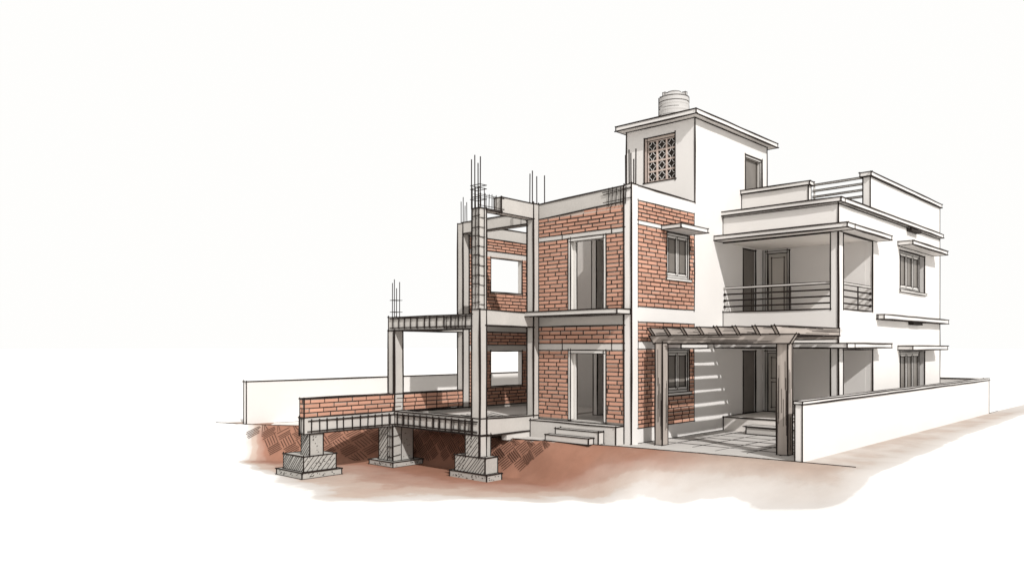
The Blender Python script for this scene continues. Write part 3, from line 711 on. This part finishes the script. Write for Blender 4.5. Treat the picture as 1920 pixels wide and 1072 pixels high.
def mathn(op, a, c, clamp=False):
    n = nt.nodes.new('ShaderNodeMath'); n.operation = op; n.use_clamp = clamp
    for k, v in enumerate((a, c)):
        if isinstance(v, (int, float)): n.inputs[k].default_value = v
        else: nt.links.new(v, n.inputs[k])
    return n.outputs[0]
so = attr('soil')
amt = mathn('ADD', so, mathn('MULTIPLY', mathn('SUBTRACT', nz(0.8, 6, .62), 0.5), mathn('MULTIPLY', mathn('MULTIPLY', so, mathn('SUBTRACT', 1.0, so)), 2.8)), True)
def ramp(fac, stops):
    r = nt.nodes.new('ShaderNodeValToRGB'); e = r.color_ramp.elements
    e[0].position, e[0].color = stops[0][0], (*stops[0][1], 1); e[1].position, e[1].color = stops[-1][0], (*stops[-1][1], 1)
    for p_, c_ in stops[1:-1]: q = e.new(p_); q.color = (*c_, 1)
    nt.links.new(fac, r.inputs['Fac']); return r.outputs['Color']
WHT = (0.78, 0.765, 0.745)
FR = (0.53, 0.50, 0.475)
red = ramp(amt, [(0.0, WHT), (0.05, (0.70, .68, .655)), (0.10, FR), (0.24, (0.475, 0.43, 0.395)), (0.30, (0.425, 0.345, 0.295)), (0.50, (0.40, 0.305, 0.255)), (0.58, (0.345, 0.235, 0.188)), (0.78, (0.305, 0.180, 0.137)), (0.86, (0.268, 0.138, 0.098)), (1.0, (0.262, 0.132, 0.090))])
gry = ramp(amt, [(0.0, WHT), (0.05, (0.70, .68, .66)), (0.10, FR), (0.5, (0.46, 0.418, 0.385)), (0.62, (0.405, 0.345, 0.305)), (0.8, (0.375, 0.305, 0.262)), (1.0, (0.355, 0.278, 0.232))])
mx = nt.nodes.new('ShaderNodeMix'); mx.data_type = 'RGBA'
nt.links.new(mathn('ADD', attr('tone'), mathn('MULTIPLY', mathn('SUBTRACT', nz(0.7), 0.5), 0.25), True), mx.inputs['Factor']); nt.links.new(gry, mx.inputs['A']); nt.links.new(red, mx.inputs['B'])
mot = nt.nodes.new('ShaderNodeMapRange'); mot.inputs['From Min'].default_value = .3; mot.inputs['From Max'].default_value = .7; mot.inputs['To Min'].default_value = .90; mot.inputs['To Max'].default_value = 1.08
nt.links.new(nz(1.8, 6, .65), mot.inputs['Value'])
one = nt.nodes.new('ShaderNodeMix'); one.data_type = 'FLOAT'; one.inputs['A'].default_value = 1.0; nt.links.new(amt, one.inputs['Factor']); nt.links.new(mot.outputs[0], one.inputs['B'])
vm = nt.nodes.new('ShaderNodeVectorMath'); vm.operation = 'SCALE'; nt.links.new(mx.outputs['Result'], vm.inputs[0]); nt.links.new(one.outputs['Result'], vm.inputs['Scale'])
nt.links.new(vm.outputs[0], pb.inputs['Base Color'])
me.materials.append(gm)
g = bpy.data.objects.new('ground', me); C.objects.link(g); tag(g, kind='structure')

# paved apron between the house and the broken ground edge, with its ink edge
b = MB(); N = 60; top = []
for i in range(N + 1):
    x = -4.15 + (4.58 + 4.15) * i / N; top.append((x, ye(x) + 0.02 + 0.035 * fbm(x, 0, 2.2, 5), 0.004))
for i in range(N):
    a, c = top[i], top[i+1]
    yb = 0.1 if a[0] < 0 else 0.36 + 0.0
    b.quad([a, c, (c[0], yb if c[1] < yb else c[1]+.01, 0.004), (a[0], yb if a[1] < yb else a[1]+.01, 0.004)], 'paving')
b.poly([(p_[0], p_[1], 0.006) for p_ in top], 0.036, wob=0.004)
b.line((4.6, .02, .006), (5.7, .10, .006), 0.026, wob=0.006)
tag(b.build('path'), kind='structure')
b = MB(); b.box(0.0, 4.44, 0.36, 5.0, -0.03, 0.008, 'paving', ink=False)
for k in range(1, 6): b.line((k*.78 - .1, .40 + .12 * (k % 3), .010), (k*.78 - .1, 4.9, .010), 0.018, over=0)
for k in range(1, 6): b.line((0.12 + .3 * (k % 2), .36 + k*.80, .010), (4.4, .36 + k*.80, .010), 0.018, over=0)
tag(b.build('porch_paving'), kind='structure')
# hatched earth face behind the footings
b = MB()
def bank(x, t):      # a point on the sloping earth face, t metres in front of its top edge
    y = ye(x) - t; return Vector((x, y, ground_z(x, y)))
cell = 0.36
def on_bank(x, z):
    lo, hi = 0.0, 2.6
    for _ in range(14):
        mid = (lo + hi) / 2
        if bank(x, mid).z > z: lo = mid
        else: hi = mid
    return bank(x, lo) + Vector((0, -0.02, 0.02))
R2 = math.sqrt(0.5)
for i in range(-40, 10):
    for j in range(-40, 40):
        cs, cz = (i - j) * cell * R2, (i + j) * cell * R2 * 0.9
        if not (-12.2 < cs < -1.6 and -0.98 < cz < 0.1): continue
        low = -0.95 if -10.8 < cs < -3.0 else (-0.95 + (-10.8 - cs) * 0.55 if cs < -9 else -0.95 + (cs + 3.0) * 0.6)
        if cz < low + random.uniform(-0.05, 0.12): continue
        for k in range(5):
            if random.random() < 0.06: continue
            o = (k - 2) * cell / 5.2; L = cell * 0.46 * random.uniform(.85, 1.12); sg = (i + j) % 2
            ends = []
            for e in (-1, 1):
                p_, q_ = (e*L, o) if sg else (o, e*L)
                ends.append((cs + (p_ - q_) * R2, cz + (p_ + q_) * R2 * 0.9))
            if min(e[1] for e in ends) < -1.15 or max(e[1] for e in ends) > 0.12: continue
            ends = [(e[0], max(-1.0, min(-0.01, e[1]))) for e in ends]
            b.line(on_bank(*ends[0]), on_bank(*ends[1]), 0.023, over=0.0, wob=0.003, m='soilink')
pts = [(-13.9, ye(-13.9), 0.01)]
for i in range(60):
    x = -13.6 + i * 0.11; pts.append((x, ye(x) + random.uniform(-.03, .03), 0.012))
b.poly(pts, 0.026)
tag(b.build('earth_hatching'), kind='structure')
# rubble heap behind the low brick wall
b = MB(); n = 46; ridge = []
for i in range(n + 1):
    t = i / n; x = -12.2 + 3.3 * t; y = -3.4 + 2.4 * t
    ridge.append((x, y, 0.02 + 0.30 * t * (0.8 + 0.25 * random.random())))
for i in range(n):
    a, c = ridge[i], ridge[i+1]
    b.quad([(a[0] + .3, a[1] - .35, 0.0), (c[0] + .3, c[1] - .35, 0.0), c, a], 'rubble'); b.quad([a, c, (c[0] - .3, c[1] + .4, 0.0), (a[0] - .3, a[1] + .4, 0.0)], 'rubble')
b.poly(ridge, 0.026)
tag(b.build('rubble'), kind='stuff', label='low heap of pale rubble behind the low brick wall')

# ================================================================== light, sky, camera
A = math.atan2(2330 - 960, 1462.0)
cam = bpy.data.cameras.new('camera'); co = bpy.data.objects.new('camera', cam); C.objects.link(co)
co.location = (11.8407, -17.2621, 2.6); co.rotation_euler = (rad(90), 0, A)
cam.sensor_width = 36; cam.lens = 1462 / 1920 * 36; cam.shift_y = 114 / 1920; cam.clip_end = 3000
bpy.context.scene.camera = co
sd = Vector((-1.2, 0.54, -1.0)).normalized()
sun = bpy.data.lights.new('sun', 'SUN'); sun.energy = 3.4; sun.angle = rad(0.6); sun.color = (1.0, 0.99, 0.975)
so_ = bpy.data.objects.new('sun', sun); C.objects.link(so_); so_.rotation_euler = sd.to_track_quat('-Z', 'Y').to_euler()
wd = bpy.data.worlds.new('World'); bpy.context.scene.world = wd; wd.use_nodes = True
nt = wd.node_tree; bg = nt.nodes['Background']; tc = nt.nodes.new('ShaderNodeTexCoord'); sp = nt.nodes.new('ShaderNodeSeparateXYZ')
nt.links.new(tc.outputs['Generated'], sp.inputs[0])
r = nt.nodes.new('ShaderNodeValToRGB'); e = r.color_ramp.elements
e[0].position = 0.50; e[0].color = (1.0, 0.995, 0.98, 1); e[1].position = 0.85; e[1].color = (0.80, 0.765, 0.73, 1)
nt.links.new(sp.outputs['Z'], r.inputs['Fac']); nt.links.new(r.outputs[0], bg.inputs['Color']); bg.inputs['Strength'].default_value = 0.782
sc = bpy.context.scene; sc.view_settings.view_transform = 'Standard'; sc.view_settings.look = 'None'; sc.view_settings.exposure = 0.35; sc.view_settings.gamma = 1
sc.cycles.max_bounces = 6; sc.cycles.diffuse_bounces = 4
